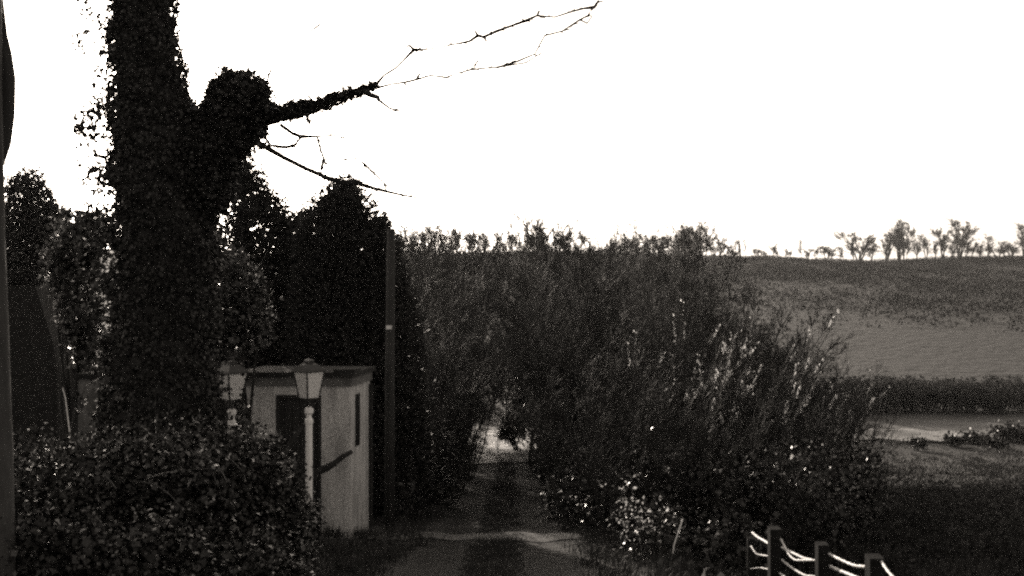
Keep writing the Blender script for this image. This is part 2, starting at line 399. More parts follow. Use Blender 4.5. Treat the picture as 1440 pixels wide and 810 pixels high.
# ------------------------------------------------------------------ lamp posts
def lamp(px, ptop, d, label):
    p = at(px, ptop, d); zg = float(H(p[0], p[1]))
    base = np.array([p[0], p[1], zg]); Ht = p[2] - zg
    t = thing('lamp_post', label, 'lamp post', base, 'white painted garden lamp posts')
    s = d / F     # metres per pixel at that distance
    zt = Ht
    gt, gb = zt - 17 * s, zt - 55 * s        # glass top, bottom
    m = MB(); m.lathe(base, [(.075, 0), (.075, .12), (.055, .16), (.05, .5), (.045, .55), (.043, gb - 36 * s), (.052, gb - 35 * s), (.052, gb - 30 * s), (.034, gb - 28 * s), (.034, gb - 24 * s), (.056, gb - 20 * s), (.056, gb - 15 * s), (.02, gb - 12 * s)], 12)
    m.build('post', M_white, t, smooth=False)
    rt, rb = 19.5 * s, 12.2 * s
    rot = R(4)
    def corner(r, z, i): a = rot + i * math.pi / 2; return base + np.array([r * math.cos(a) * 1.12, r * math.sin(a) * 1.12, z])
    m = MB()
    for i in range(4): m.tube([base + up * (gb - 16 * s), corner(rb * .6, gb - 8 * s, i), corner(rb, gb - 1 * s, i)], [.008] * 3, 6)
    for i in range(4): m.tube([corner(rb, gb, i), corner(rt, gt, i)], [.011, .011], 6)
    for r, z in ((rb, gb), (rt, gt)):
        for i in range(4): m.tube([corner(r, z, i), corner(r, z, i + 1)], [.011, .011], 6)
    m.build('lantern_frame', M_dark, t)
    for i in range(4):
        a0, a1, b1, b0 = corner(rb * .97, gb, i), corner(rb * .97, gb, i + 1), corner(rt * .97, gt, i + 1), corner(rt * .97, gt, i)
        n = np.cross(a1 - a0, b0 - a0); n /= np.linalg.norm(n); n *= .004
        m = MB(); m.add([a0, a1, b1, b0, a0 - n, a1 - n, b1 - n, b0 - n], [(0,1,2,3),(7,6,5,4),(0,4,5,1),(1,5,6,2),(2,6,7,3),(3,7,4,0)])
        m.build('pane', M_glass, t)
    m = MB(); m.lathe(base, [(.012, gb - 2*s), (.012, gb + 10 * s), (.03, gb + 14 * s), (.03, gb + 24 * s), (.01, gb + 27 * s)], 10)
    m.build('bulb', M_white, t)
    m = MB()
    prof = [(rt * 1.12, gt + .001), (rt * 1.02, gt + 3 * s), (rt * .62, gt + 9 * s), (rt * .3, gt + 12 * s), (rt * .3, gt + 14 * s), (rt*.38, gt + 15 * s), (.006, gt + 18 * s)]
    V = []; Fq = []
    for r, z in prof:
        for i in range(4): V.append(corner(r, z, i))
    for j in range(len(prof) - 1):
        for i in range(4): Fq.append((j*4+i, j*4+(i+1)%4, j*4+4+(i+1)%4, j*4+4+i))
    Fq.append((3,2,1,0)); m.add(V, Fq); m.build('lantern_roof', M_dark, t)
    return t
lamp(434.5, 505, 12.5, 'white lamp post with square lantern standing clear in front of the outhouse door')
lamp(326, 507, 12.6, 'second lamp post half hidden by ivy leaves between the great trunk and the outhouse')

# ------------------------------------------------------------------ utility pole
pb = at(548, 0, 15.5); zg = float(H(pb[0], pb[1]))
pt = thing('utility_pole', 'plain wooden pole with a small pale tag in front of the dark conifer', 'pole', (pb[0], pb[1], zg))
m = MB(); ztop = at(0, 322, 15.5)[2]
m.tube([(pb[0] - .0, pb[1], zg - .1), (pb[0], pb[1], (zg + ztop) / 2), (pb[0] + .02, pb[1], ztop)], [.085, .075, .062], 12); m.build('shaft', M_pole, pt, smooth=True)
z = at(0, 460, 15.5)[2]
m = MB(); m.box((pb[0] - .045, pb[1] - .095, z - .03), (pb[0] + .045, pb[1] - .082, z + .03)); m.build('tag', M_metal, pt)

# ------------------------------------------------------------------ great ivy-clad tree
rng = np.random.default_rng(5)
DT = 11.0
tb = at(228, 0, DT); zg = float(H(tb[0], tb[1])); base = (tb[0], tb[1], zg)
tree = thing('ivy_clad_tree', 'huge old tree trunk thickly wrapped in ivy, rising behind the bramble hedge', 'tree', base)
s = DT / F
trunk_pts = [(222, 800, 78), (220, 700, 78), (222, 600, 74), (228, 500, 69), (233, 400, 66), (236, 300, 67), (234, 240, 70), (219, 170, 58), (206, 100, 45), (199, 0, 40), (194, -120, 38), (196, -300, 34)]
TP = np.array([at(a, b, DT) for a, b, r in trunk_pts]); TR = np.array([r * s for _, _, r in trunk_pts])
limb_pts = [(258, 275, 50, 0), (286, 222, 46, -.05), (326, 172, 34, -.1), (350, 152, 30, -.1), (378, 161, 12, -.1), (400, 160, 8, -.1), (425, 152, 9, -.1), (448, 149, 5, -.1), (470, 139, 6.5, -.1), (490, 135, 3, -.1), (512, 126, 4, -.1), (530, 118, 1.8, -.1)]
LP = np.array([at(a, b, DT + q) for a, b, r, q in limb_pts]); LR = np.array([r * s for _, _, r, _ in limb_pts])
spur = [(330, 170, 34), (333, 140, 30), (336, 122, 25), (338, 110, 12)]
SP = np.array([at(a, b, DT - .1) for a, b, r in spur]); SR = np.array([r * s for _, _, r in spur])
def densify(P, Rr, n=6):
    t = np.linspace(0, len(P) - 1, (len(P) - 1) * n + 1); i = np.arange(len(P))
    return np.stack([np.interp(t, i, P[:, k]) for k in range(3)], 1), np.interp(t, i, Rr)
m = MB()
SP2 = np.array([at(a, b, DT - .1) for a, b in ((350, 168), (352, 148), (351, 130))]); SR2 = np.array([26, 21, 12]) * s
SP3 = np.array([at(a, b, DT - .1) for a, b in ((316, 165), (315, 135), (315, 116))]); SR3 = np.array([27, 17, 9]) * s
for P_, R_, k in ((TP, TR, 20), (LP, LR, 14), (SP, SR, 12), (SP2, SR2, 12), (SP3, SR3, 12)):
    p, r = densify(P_, R_ * .9, 3); m.tube(p, r, k)
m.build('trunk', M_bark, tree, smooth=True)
# ivy on trunk, limb and spur
def on_tube(rng, P_, R_, n, out=.05):
    p, r = densify(P_, R_, 12); seg = np.linalg.norm(np.diff(p, axis=0), axis=1) * (r[1:] + r[:-1])
    idx = rng.choice(len(seg), n, p=seg / seg.sum()); t = rng.random(n)[:, None]
    q = p[idx] * (1 - t) + p[idx + 1] * t; rr = r[idx]
    ax = unit(p[idx + 1] - p[idx]); d = unit(np.cross(ax, rng.normal(size=(n, 3))))
    lump = 1 + .10 * np.sin(q[:, 2] * 9 + d[:, 0] * 5) + .06 * np.sin(q[:, 2] * 23 + d[:, 1] * 9)
    return q + d * (rr * lump * .93 + np.abs(rng.normal(size=n)) * out)[:, None], d
parts = []
P1, d1 = on_tube(rng, TP, TR, 72000, .04); P1 += 0
P2, d2 = on_tube(rng, LP[:5], LR[:5], 11000, .05)
P3, d3 = on_tube(rng, SP, SR, 6500, .04)
P4, d4 = on_tube(rng, LP[4:], LR[4:], 4600, .011)
for a_, b_ in ((SP2, SR2), (SP3, SR3)):
    P5, d5 = on_tube(rng, a_, b_, 2600, .035); parts.append(leaves(rng, P5, .055, .42, dirs=d5 * .6, jit=.8))
parts.append(leaves(rng, P1, .052, .42, dirs=d1 * .5 + np.array([0, 0, -.9]), jit=.6))
parts.append(leaves(rng, P2, .058, .42, dirs=d2 * .6 + np.array([0, 0, -.5]), jit=.7))
parts.append(leaves(rng, P3, .055, .42, dirs=d3 * .6, jit=.8))
parts.append(leaves(rng, P4, .042, .42, dirs=d4 * .6, jit=.8))
# loose sprays hanging off the left side
tend = []
for k in range(95):
    py = rng.uniform(-10, 590); 
    xe = np.interp(py, [0, 200, 350, 450, 590], [152, 160, 166, 158, 144])
    amp = 30 if (py < 60 or 150 < py < 260 or 330 < py < 420) else 16
    px = xe - abs(rng.normal()) * amp + 6
    px = max(px, 112)
    c = at(px, py, DT + rng.uniform(-.3, .3)); tend.append(c); n = int(rng.integers(6, 26))
    P = c + rng.normal(size=(n, 3)) * np.array([.045, .05, .08]) * rng.uniform(.6, 1.5)
    parts.append(leaves(rng, P, .075, .42, dirs=np.array([-.3, 0, -.8]), jit=.8))
for (px, py, n) in ((110,182,20),(118,170,22),(128,180,30),(124,195,20),(112,352 // 2 + 5,10),(108,176,12),(140,240,40),(150,250,40),(128,240,18),(135,40,12),(130,18,14),(118,8,8),(145,70,30),(132,60,14),(306,330,20),(312,205,30),(318,225,20),(322,200,26)):
    if px < 200: tend.append(at(px, py, DT))
    P = at(px, py, DT) + rng.normal(size=(n, 3)) * np.array([.05, .05, .06])
    parts.append(leaves(rng, P, .075, .42, dirs=np.array([0, 0, -.5]), jit=.9))
for k in range(70):
    a = rng.uniform(-.3, 3.4); c = at(335 + 41 * math.cos(a) * rng.uniform(.85, 1.08) + (3 if math.cos(a) > 0 else 0), 142 - 34 * math.sin(a) ** .8 * rng.uniform(.9, 1.2) if math.sin(a) > 0 else 150, DT - .1 + rng.uniform(-.15, .15))
    n_ = int(rng.integers(10, 34)); parts.append(leaves(rng, c + rng.normal(size=(n_, 3)) * rng.uniform(.02, .05), .055, .42, jit=.9))
ten = []
for c in tend:
    e_ = c + np.array([rng.uniform(.25, .4), 0, rng.uniform(.05, .4)]); mid = (c + e_) / 2 + np.array([-.06, 0, .03])
    ten.append((np.array([e_, mid, c, c + np.array([-.03, 0, -.08])]), np.array([.008, .006, .004, .002])))
parts.append(tubes(ten, 4))
# tufts on the spur crest and along the limb
for k in range(60):
    px = rng.uniform(308, 375); py = np.interp(px, [300, 310, 330, 345, 360, 375], [112, 104, 104, 112, 126, 142]) + rng.uniform(-3, 14)
    P = at(px, py, DT - .1) + rng.normal(size=(10, 3)) * .035
    parts.append(leaves(rng, P, .06, .42, dirs=np.array([0, 0, .6]), jit=.8))
for k in range(46):
    px = rng.uniform(375, 525); py = np.interp(px, [375, 430, 515], [160, 150, 126]) + rng.choice([-1, 1]) * rng.uniform(5, 13) * np.interp(px, [375, 520], [1.1, .5])
    P = at(px, py, DT - .1) + rng.normal(size=(9, 3)) * .022
    parts.append(leaves(rng, P, .055, .42, jit=1))
V, Fc = merge(*parts)
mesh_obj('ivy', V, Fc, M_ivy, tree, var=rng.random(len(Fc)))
# bare boughs and twigs: (px,py,radius px)
def bough(pts, d0=DT - .1, d1=None):
    d1 = d1 if d1 is not None else d0 - .6
    n = len(pts); P = np.array([at(a, b, d0 + (d1 - d0) * i / (n - 1)) for i, (a, b, r) in enumerate(pts)]); Rr = np.array([(r * 1.12 + .15) * s for *_, r in pts])
    return P, Rr
bl = [
 bough([(342,184,4),(370,205,4),(400,222,3.2),(430,237,3),(460,250,3),(480,256,3.2),(500,257,3),(530,266,2.2),(560,273,1.6),(590,279,1.0)]),
 bough([(352,183,2.2),(372,192,2),(380,204,1.8),(398,207,2.4),(412,206,1.6)]),
 bough([(395,176,3),(412,188,2.6),(424,192,2.6),(446,192,1.6),(450,208,1.5),(455,222,1.6),(452,238,2.4)]),
 bough([(424,192,2),(418,200,1.4),(412,207,1.3)]),
 bough([(446,192,1.4),(468,190,1.2),(492,196,.7)]),
 bough([(430,160,2),(436,174,1.6),(430,168,1)]),
 bough([(500,222,.8),(512,230,1.8),(526,244,1.6),(545,262,1.0)]),
 bough([(480,226,.6),(484,224,1.3),(500,224,.6)]),
 bough([(497,258,2),(505,268,1.6),(516,282,1.2),(524,292,.8)]),
 bough([(455,222,1),(458,230,1.4),(462,228,1)]),
 bough([(512,128,5),(522,134,3.6),(530,136,3.2),(534,142,2),(548,152,1.6),(558,156,.8)]),
 bough([(528,120,3),(540,106,1.6),(556,96,1.5),(568,84,1.5),(582,70,2.6),(592,70,1.4),(612,68,.9),(640,62,1.1),(660,58,1.6),(672,50,2.2),(680,52,1.8),(698,44,2),(720,36,1.6),(742,28,2.0),(755,22,1.4),(780,24,1),(805,16,1.3),(820,12,1.4),(836,10,2.2),(842,0,1.2)]),
 bough([(528,124,2),(552,118,1.2),(568,116,1.6),(585,112,1.6),(606,106,1),(628,109,1.6),(640,104,.9),(662,98,1.4),(690,95,1),(702,94,1.4),(728,86,1.4),(752,76,1),(766,50,1.2),(790,44,1),(815,28,1.3),(830,20,1)]),
 bough([(700,95,.9),(740,88,1.1),(765,72,.8)]),
 bough([(582,70,2),(576,64,1.6),(570,66,.8)]), bough([(586,72,1.8),(592,66,1)]),
 bough([(672,50,1.8),(668,44,1.3)]), bough([(680,52,2),(684,58,1.3)]), bough([(755,22,1.6),(758,16,1.6)]), bough([(760,24,1.6),(766,25,1)]),
 bough([(585,112,1.8),(590,104,1.5)]), bough([(568,116,1.6),(572,122,1)]),
 bough([(836,10,1.6),(832,14,1.2)]), bough([(815,28,1.4),(826,32,1),(832,24,.9)]),
 bough([(548,152,1),(575,160,.8),(592,163,1.0),(604,160,.6)]), bough([(490,172,.6),(512,162,.9),(520,156,.5)]),
 bough([(640,164,.6),(662,166,1),(692,166,1),(700,162,.6)]),
 bough([(372,130,1),(378,106,1.6),(382,96,1.2)]), bough([(378,106,1.2),(372,100,1)]),
 bough([(436,44,1.2),(448,36,1.8),(450,34,1.2)]) ,
]
# join floating pieces with hair-thin twigs so everything grows from the tree
bl += [bough([(604,160,.45),(622,162,.35),(640,164,.45)]), bough([(558,156,.6),(552,154,.5)]), bough([(450,150,.6),(470,164,.4),(490,172,.5)]),
       bough([(372,130,.6),(390,90,.35),(415,60,.35),(436,44,.4)]), bough([(455,222,.5),(470,226,.4),(480,226,.5)]), bough([(462,196,.5),(482,210,.4),(500,222,.6)]),
       bough([(430,237,.5),(600,276,.3),(660,274,.6)])]
tw = []
rg = np.random.default_rng(9)
for P, Rr in bl[:13]:
    L = np.linalg.norm(np.diff(P, axis=0), axis=1).sum()
    for q in range(int(L * 12)):
        t = rg.uniform(.15, 1) * (len(P) - 1); i = int(min(t, len(P) - 2)); u = t - i
        a = P[i] * (1 - u) + P[i + 1] * u; dd = unit(P[i + 1] - P[i]) + rg.normal(size=3) * .6
        l = rg.uniform(.03, .26); tw.append((np.array([a, a + unit(dd) * l * .5, a + unit(dd + rg.normal(size=3) * .2) * l]), np.array([.008, .006, .003])))
V, Fc = merge(tubes([densify(P, Rr, 3) for P, Rr in bl], 6), tubes(tw, 4))
mesh_obj('bare_bough', V, Fc, M_bark, tree)

# ------------------------------------------------------------------ slender trunk at the left edge
d = 6.0; b0 = at(-4, 0, d); zg = float(H(b0[0], b0[1]))
yt = thing('young_tree', 'slender pale trunk with a dark swelling near its top at the left edge', 'tree', (b0[0], b0[1], zg))
pp = [(-2, 1010, 22), (0, 800, 20), (-1, 640, 18), (-4, 540, 17), (-5, 440, 15), (-9, 350, 15), (-12, 250, 16), (-14, 120, 15), (-14, 0, 15), (-15, -150, 13)]
P = np.array([at(a, b_, d) for a, b_, r in pp]); Rr = np.array([r * d / F for *_, r in pp])
p, r = densify(P, Rr, 4); m = MB(); m.tube(p, r, 14); m.build('trunk', M_pbark, yt, smooth=True)
pp = [(-8, 268, 3), (-6, 235, 10), (-1, 200, 16), (2, 160, 18), (3, 110, 18), (0, 75, 16), (-3, 50, 13), (-8, -20, 10), (-30, -120, 8)]
P = np.array([at(a, b_, d + .12) for a, b_, r in pp]); Rr = np.array([r * d / F for *_, r in pp])
p, r = densify(P, Rr, 4); m = MB(); m.tube(p, r, 12); m.build('limb', M_bark, yt, smooth=True)

# ------------------------------------------------------------------ cottage end and gate pier at left
d = 25.0; sc = d / F; cb = at(40, 0, d); zg = float(H(cb[0], cb[1]))
ct = thing('cottage', 'dark stone cottage end with a sloping chimney breast, far left behind shrubs', 'cottage', (cb[0], cb[1], zg))
def prism(m, outline, d, depth):
    n = len(outline); A = [at(a, b_, d) for a, b_ in outline]; B = [q + np.array([0, depth, 0]) for q in A]
    m.add(A + B, [tuple(range(n))[::-1], tuple(range(n, 2 * n))] + [(i, (i + 1) % n, n + (i + 1) % n, n + i) for i in range(n)])
zb = 405 - zg / sc + 6
m = MB(); prism(m, [(18, 402), (50, 402), (55, 420), (66, 455), (74, 480), (80, 520), (80, zb), (8, zb), (8, 402)][::-1], d, .9)
ch = m.build('chimney', M_stone, ct)
m = MB(); prism(m, [(12, 374), (50, 374), (50, 388), (48, 400), (14, 400), (12, 388)][::-1], d - .06, 1.0); m.build('cap', M_pier, ch)
m = MB(); prism(m, [(-260, 480), (-130, 380), (4, 470), (60, 520), (60, zb), (-260, zb)][::-1], d + .92, 6); m.build('wall', M_stone, ct)
m = MB(); prism(m, [(-270, 476), (-130, 368), (70, 516), (70, 524), (-130, 377), (-270, 486)][::-1], d + .75, 6.4); m.build('roof', M_slate, ct)

d = 13.0; gb_ = at(124, 0, d); zg = float(H(gb_[0], gb_[1])); w = 14 * d / F
gp = thing('gate_pier', 'pale stained stucco gate pier half covered by leaves, left of the ivy trunk', 'gate pier', (gb_[0], gb_[1], zg))
m = MB(); zt = at(0, 533, d)[2]; m.box((gb_[0] - w, d, zg - .1), (gb_[0] + w, d + .3, zt)); m.build('shaft', M_pier, gp)
m = MB(); m.box((gb_[0] - w - .03, d - .03, zt), (gb_[0] + w + .03, d + .33, zt + .07)); m.build('cap', M_stone, gp)
p0 = at(98, 608, 9); p1 = at(92, 560, 9); p2 = at(88, 545, 9); pz = np.array([p0[0] + .08, 9, float(H(p0[0], 9))])
m = MB(); m.tube([pz, p0, p1, p2], [.006, .006, .005, .004], 6)
tag(m.build('garden_cane', M_rope, base=pz), 'thin pale cane leaning in front of the gap beside the gate pier', 'cane')

# broken limb leaning by the outhouse door
def stick(name, pts, d0, d1, mat, label, cat):
    n = len(pts); P = np.array([at(a, b_, d0 + (d1 - d0) * i / (n - 1)) for i, (a, b_, r) in enumerate(pts)]); Rr = np.array([r * d0 / F for *_, r in pts])
    m = MB(); p, r = densify(P, Rr, 3); m.tube(p, r, 8); o = m.build(name, mat, base=P[0], smooth=True); return tag(o, label, cat)
stick('dead_branch', [(380, 700, 5), (392, 660, 4.5), (402, 635, 4), (412, 617, 3.6), (420, 606, 4), (423, 600, 2)], 12.8, 13.6, M_bark, 'dark dead branch leaning up in front of the outhouse door, left of the lamp post', 'branch')
stick('dead_branch', [(428, 780, 6), (432, 720, 6), (436, 680, 6), (445, 663, 5.5), (458, 659, 5.5), (470, 652, 4.5), (482, 642, 4), (495, 635, 3)], 13.3, 13.75, M_bark, 'crooked dark branch bent across the outhouse corner, right of the lamp post', 'branch')

# ------------------------------------------------------------------ fence at lower right
fb = (2.55, 8.3, float(H(2.55, 8.3)))
fe = thing('wire_fence', 'row of short weathered posts strung with pale sagging strands, lower right', 'fence', fb)
posts = [(1056, 757, 10.6, 12), (1089, 743, 9.3, 18), (1156, 765, 8.3, 18), (1230, 783, 7.2, 24), (1318, 840, 6.2, 27)]
for px, py, d, wpx in posts:
    p = at(px, py, d); w = wpx * .86 * d / F / 2; zg = float(H(p[0], p[1]))
    m = MB()
    m.add([(p[0]-w, p[1]-w, zg-.1), (p[0]+w, p[1]-w, zg-.1), (p[0]+w, p[1]+w, zg-.1), (p[0]-w, p[1]+w, zg-.1),
           (p[0]-w, p[1]-w, p[2]), (p[0]+w, p[1]-w, p[2]), (p[0]+w, p[1]+w, p[2]+.01), (p[0]-w, p[1]+w, p[2]+.01)],
          [(0,3,2,1),(4,5,6,7),(0,1,5,4),(1,2,6,5),(2,3,7,6),(3,0,4,7)])
    m.build('post', M_post, fe)
def strand(pts, d0, d1, r=.0085):
    n = len(pts); P = np.array([at(a, b_, d0 + (d1 - d0) * i / (n - 1)) for i, (a, b_) in enumerate(pts)])
    t = np.linspace(0, n - 1, (n - 1) * 6 + 1)
    # smooth the kinks
    Q = np.stack([np.interp(t, np.arange(n), P[:, k]) for k in range(3)], 1)
    for _ in range(4): Q[1:-1] = (Q[:-2] + 2 * Q[1:-1] + Q[2:]) / 4
    rr = r * (1 + .22 * np.sin(np.arange(len(Q)) * 1.9)); m = MB(); m.tube(Q, rr, 6); m.build('strand', M_rope, fe, smooth=True)
strand([(1058,749),(1066,756),(1074,760),(1083,766)], 10.5, 9.35, .012)
strand([(1056,768),(1063,779),(1072,781),(1083,782)], 10.5, 9.35, .007)
strand([(1056,800),(1068,798),(1083,801)], 10.5, 9.35, .006)
strand([(1097,769),(1108,774),(1118,779),(1130,785),(1149,789)], 9.3, 8.35, .011)
strand([(1094,750),(1102,766),(1110,781),(1118,788),(1130,788),(1149,788)], 9.35, 8.35, .009)
strand([(1097,786),(1110,796),(1122,804),(1133,810),(1149,811)], 9.3, 8.35, .010)
strand([(1095,805),(1104,812),(1124,826),(1149,838)], 9.3, 8.35, .010)
strand([(1164,778),(1176,784),(1190,791),(1203,796),(1219,797)], 8.3, 7.25, .011)
strand([(1166,796),(1180,802),(1195,808),(1206,813),(1219,816)], 8.3, 7.25, .013)
strand([(1165,815),(1182,826),(1200,834),(1219,838)], 8.3, 7.25, .010)
strand([(1238,787),(1246,800),(1256,812),(1275,826),(1306,834)], 7.2, 6.25, .010)
strand([(1240,815),(1262,836),(1306,850)], 7.2, 6.25, .010)

# ------------------------------------------------------------------ evergreen masses, hedges, bushes
def stems(rng, base, ells, n=10, r=.02):
    out = []
    for k in range(n):
        c, rad = ells[k % len(ells)]
        tip = np.array(c) + ball(rng, 1)[0] * np.array(rad) * .8
        b_ = np.array(base) + rng.normal(size=3) * np.array([.12, .12, 0]) * max(1, rad[0])
        mid = (b_ + tip) / 2 + rng.normal(size=3) * .08
        out.append((np.array([b_, mid, tip]), np.array([r, r * .7, r * .3])))
    return tubes(out, 5)

def bush(name, label, cat, base, ells, dens, per, cr, leaf, mat, aspect=.35, dirs=None, jit=1, group=None, seed=0, core=None, stem_n=10, stem_r=.02, extra=None):
    rng = np.random.default_rng(seed)
    t = thing(name, label, cat, base, group)
    P = clumps(rng, ells, dens, per, cr)
    vf = [leaves(rng, P, leaf, aspect, dirs, jit)]
    if core:   # bigger inner leaves that close the heart of the plant
        q = np.concatenate([np.array(c) + ball(rng, int(core * (r[0]*r[1]*r[2]) ** (2/3.))) * np.array(r) * .82 for c, r in ells])
        vf.append(leaves(rng, q, leaf * 1.7, .42))
    V, Fc = merge(*vf)
    mesh_obj('foliage', V, Fc, mat, t, var=rng.random(len(Fc)))
    V, Fc = stems(rng, base, ells, stem_n, stem_r)
    mesh_obj('stem', V, Fc, M_bark, t)
    return t

def E(px, py, d, rx, rz, ry=None):   # ellipsoid by pixel centre, radii in pixels
    s_ = d / F
    return (at(px, py, d), (rx * s_, (ry if ry else rx) * s_, rz * s_))

def gbase(px, d): p = at(px, 0, d); return (p[0], p[1], float(H(p[0], p[1])))

# bramble and ivy hedge across the lower left
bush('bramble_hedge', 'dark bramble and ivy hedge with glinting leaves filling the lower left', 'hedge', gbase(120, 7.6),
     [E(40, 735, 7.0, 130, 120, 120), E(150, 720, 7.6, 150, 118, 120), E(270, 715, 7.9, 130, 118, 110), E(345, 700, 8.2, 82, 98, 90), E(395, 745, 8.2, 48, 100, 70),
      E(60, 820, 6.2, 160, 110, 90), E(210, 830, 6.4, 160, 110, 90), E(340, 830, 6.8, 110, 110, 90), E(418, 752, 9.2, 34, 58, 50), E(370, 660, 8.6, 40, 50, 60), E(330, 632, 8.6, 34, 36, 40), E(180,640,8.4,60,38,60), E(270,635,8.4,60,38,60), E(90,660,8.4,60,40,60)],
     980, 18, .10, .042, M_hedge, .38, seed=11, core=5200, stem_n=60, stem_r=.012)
# individual long bramble shoots arching out of the hedge
hedge = [o for o in C.objects if o.name == 'bramble_hedge'][0]; rg = np.random.default_rng(17); sh = []; lf = []
for k in range(46):
    px = rg.uniform(10, 400); py = np.interp(px, [0, 60, 200, 330, 400, 440], [640, 628, 612, 605, 650, 720]) + rg.uniform(0, 130); d = rg.uniform(6.6, 8.2)
    a = at(px, py + 30, d); v = np.array([rg.normal() * .5, -.2, .9]) ; L = rg.uniform(.25, .6)
    t = np.linspace(0, 1, 7)[:, None]; P = a + v * L * t + np.array([rg.normal() * .3, 0, -.45]) * L * t ** 2
    sh.append((P, .0045 * np.linspace(1, .4, 7))); lf.append(P[rg.integers(2, 7, 8)] + rg.normal(size=(8, 3)) * .02)
V, Fc = merge(tubes(sh, 4), leaves(rg, np.concatenate(lf), .05, .4)); mesh_obj('shoot_foliage', V, Fc, M_laurel, hedge, var=rg.random(len(Fc)))
# leafy evergreens left of the trunk
bush('holly_bush', 'glossy leafed bush left of the ivy trunk, above the gate pier', 'bush', gbase(100, 14), 
     [E(112, 345, 14, 42, 56), E(112, 430, 14, 36, 56), E(122, 480, 14, 28, 42), E(98, 375, 14.2, 34, 50), E(130, 320, 14, 24, 36)], 700, 14, .09, .075, M_laurel, .4, seed=12, core=1500, stem_r=.04)
bush('dark_evergreen', 'dark bushy evergreen against the sky at the far left', 'evergreen', gbase(40, 30),
     [E(40, 292, 30, 40, 66), E(20, 380, 30, 50, 90), E(72, 335, 30, 36, 60), E(60, 460, 30, 70, 90), E(110, 560, 30, 60, 90)], 520, 16, .16, .10, M_conif, .28, seed=13, core=1700, stem_r=.05)
bush('laurel_bush', 'light leafed bush between the ivy trunk and the conifers, over the half-hidden lamp', 'bush', gbase(325, 13.6),
     [E(330, 410, 13.6, 48, 56), E(345, 450, 13.6, 40, 55), E(315, 470, 13.4, 32, 50), E(300, 540, 13.2, 26, 60), E(320, 600, 13, 34, 40), E(300, 360, 13.7, 26, 50)], 620, 14, .09, .075, M_laurel, .4, seed=14, core=1100, stem_r=.04)
# leaves in front of the half-hidden lamp
rg = np.random.default_rng(3); P = []
for (px, py, n, sx, sy) in ((312, 528, 8, 3, 8), (322, 545, 14, 9, 3), (346, 524, 4, 3, 6), (318, 556, 22, 12, 6), (330, 583, 16, 10, 8), (306, 540, 12, 5, 12), (342, 560, 14, 6, 10), (326, 612, 60, 20, 12)):
    P.append(np.stack([at(px + rg.normal() * sx, py + rg.normal() * sy, 12.15 + rg.normal() * .06) for _ in range(n)]))
P = np.concatenate(P); V, Fc = leaves(rg, P, .065, .42, dirs=np.array([0, 0, -.6]), jit=.8)
V2, F2 = tubes([(np.array([at(300, 640, 12.1), at(306, 590, 12.1), at(303, 545, 12.15), at(310, 515, 12.15)]), np.array([.01, .008, .006, .003])),
                (np.array([at(345, 650, 12.1), at(338, 600, 12.1), at(342, 560, 12.15), at(347, 520, 12.15)]), np.array([.01, .008, .006, .003]))], 5)
b_ = gbase(320, 12.1)
sp = thing('ivy_spray', 'loose spray of ivy climbing in front of the half-hidden lamp', 'ivy', b_)
mesh_obj('foliage', V, Fc, M_ivy, sp, var=rg.random(len(Fc))); mesh_obj('stem', V2, F2, M_bark, sp)

def conifer(label, px, d, outline, dens, seed, n_clump, group=None, inner=9000, spray=.13, cr=.14, holes=0):
    """outline: list of (py, left px, right px) from the tip down; clumps of upswept sprays fill the body"""
    rng = np.random.default_rng(seed); s_ = d / F
    base = gbase(px, d); t = thing('conifer', label, 'conifer', base, group)
    o = np.array(outline, float)
    wts = np.clip(o[:, 2] - o[:, 1], 4, None); fy = np.linspace(o[0, 0], o[-1, 0], 400); fl = np.interp(fy, o[:, 0], o[:, 1]); fr = np.interp(fy, o[:, 0], o[:, 2])
    w = (fr - fl); idx = rng.choice(400, n_clump, p=w / w.sum())
    a = rng.random(n_clump) * 2 * math.pi; q = rng.random(n_clump) ** .22
    cx = (fl + fr)[idx] / 2; hw = w[idx] / 2
    X = cx + hw * q * np.cos(a) * .97; Yd = d + hw * s_ * q * np.sin(a) * .9; py = fy[idx] + rng.normal(size=n_clump) * 4
    cc = np.stack([(X - 720) / F * d, Yd, (405 - py) / F * d], 1)
    per = 16; k = np.repeat(cc, per, 0); out = np.repeat(np.stack([np.cos(a), np.sin(a), np.full_like(a, .9)], 1), per, 0)
    P = k + rng.normal(size=k.shape) * np.array([.5, .5, .8]) * cr * np.repeat(rng.uniform(.5, 1.5, n_clump), per)[:, None]
    vf = [leaves(rng, P, spray, .16, out * .7, .5)]
    idx = rng.choice(400, inner, p=w / w.sum()); a = rng.random(inner) * 6.283; q = rng.random(inner) ** .5 * .74
    X = (fl + fr)[idx] / 2 + w[idx] / 2 * q * np.cos(a); Yd = d + w[idx] / 2 * s_ * q * np.sin(a) * .9
    P = np.stack([(X - 720) / F * d, Yd, (405 - fy[idx] - 8) / F * d], 1)
    vf.append(leaves(rng, P, spray * 1.5, .35, np.array([0, 0, .5]), 1))
    V, Fc = merge(*vf); mesh_obj('foliage', V, Fc, M_conif, t, var=rng.random(len(Fc)))
    tp = at((o[0, 1] + o[0, 2]) / 2, o[0, 0] + 10, d)
    V, Fc = tubes([(np.array([base, (np.array(base) + tp) / 2, tp]), np.array([.12, .07, .01]))], 8)
    mesh_obj('trunk', V, Fc, M_bark, t)
    return t
conifer('broad dense dark conifer behind the outhouse, touching the low bare bough', 492, 18.5,
        [(254, 472, 494), (268, 458, 506), (290, 436, 524), (315, 424, 548), (340, 417, 560), (380, 412, 574), (440, 408, 588), (520, 404, 600), (620, 404, 604), (700, 408, 606), (738, 414, 600)], 1, 21, 4200, inner=16000)
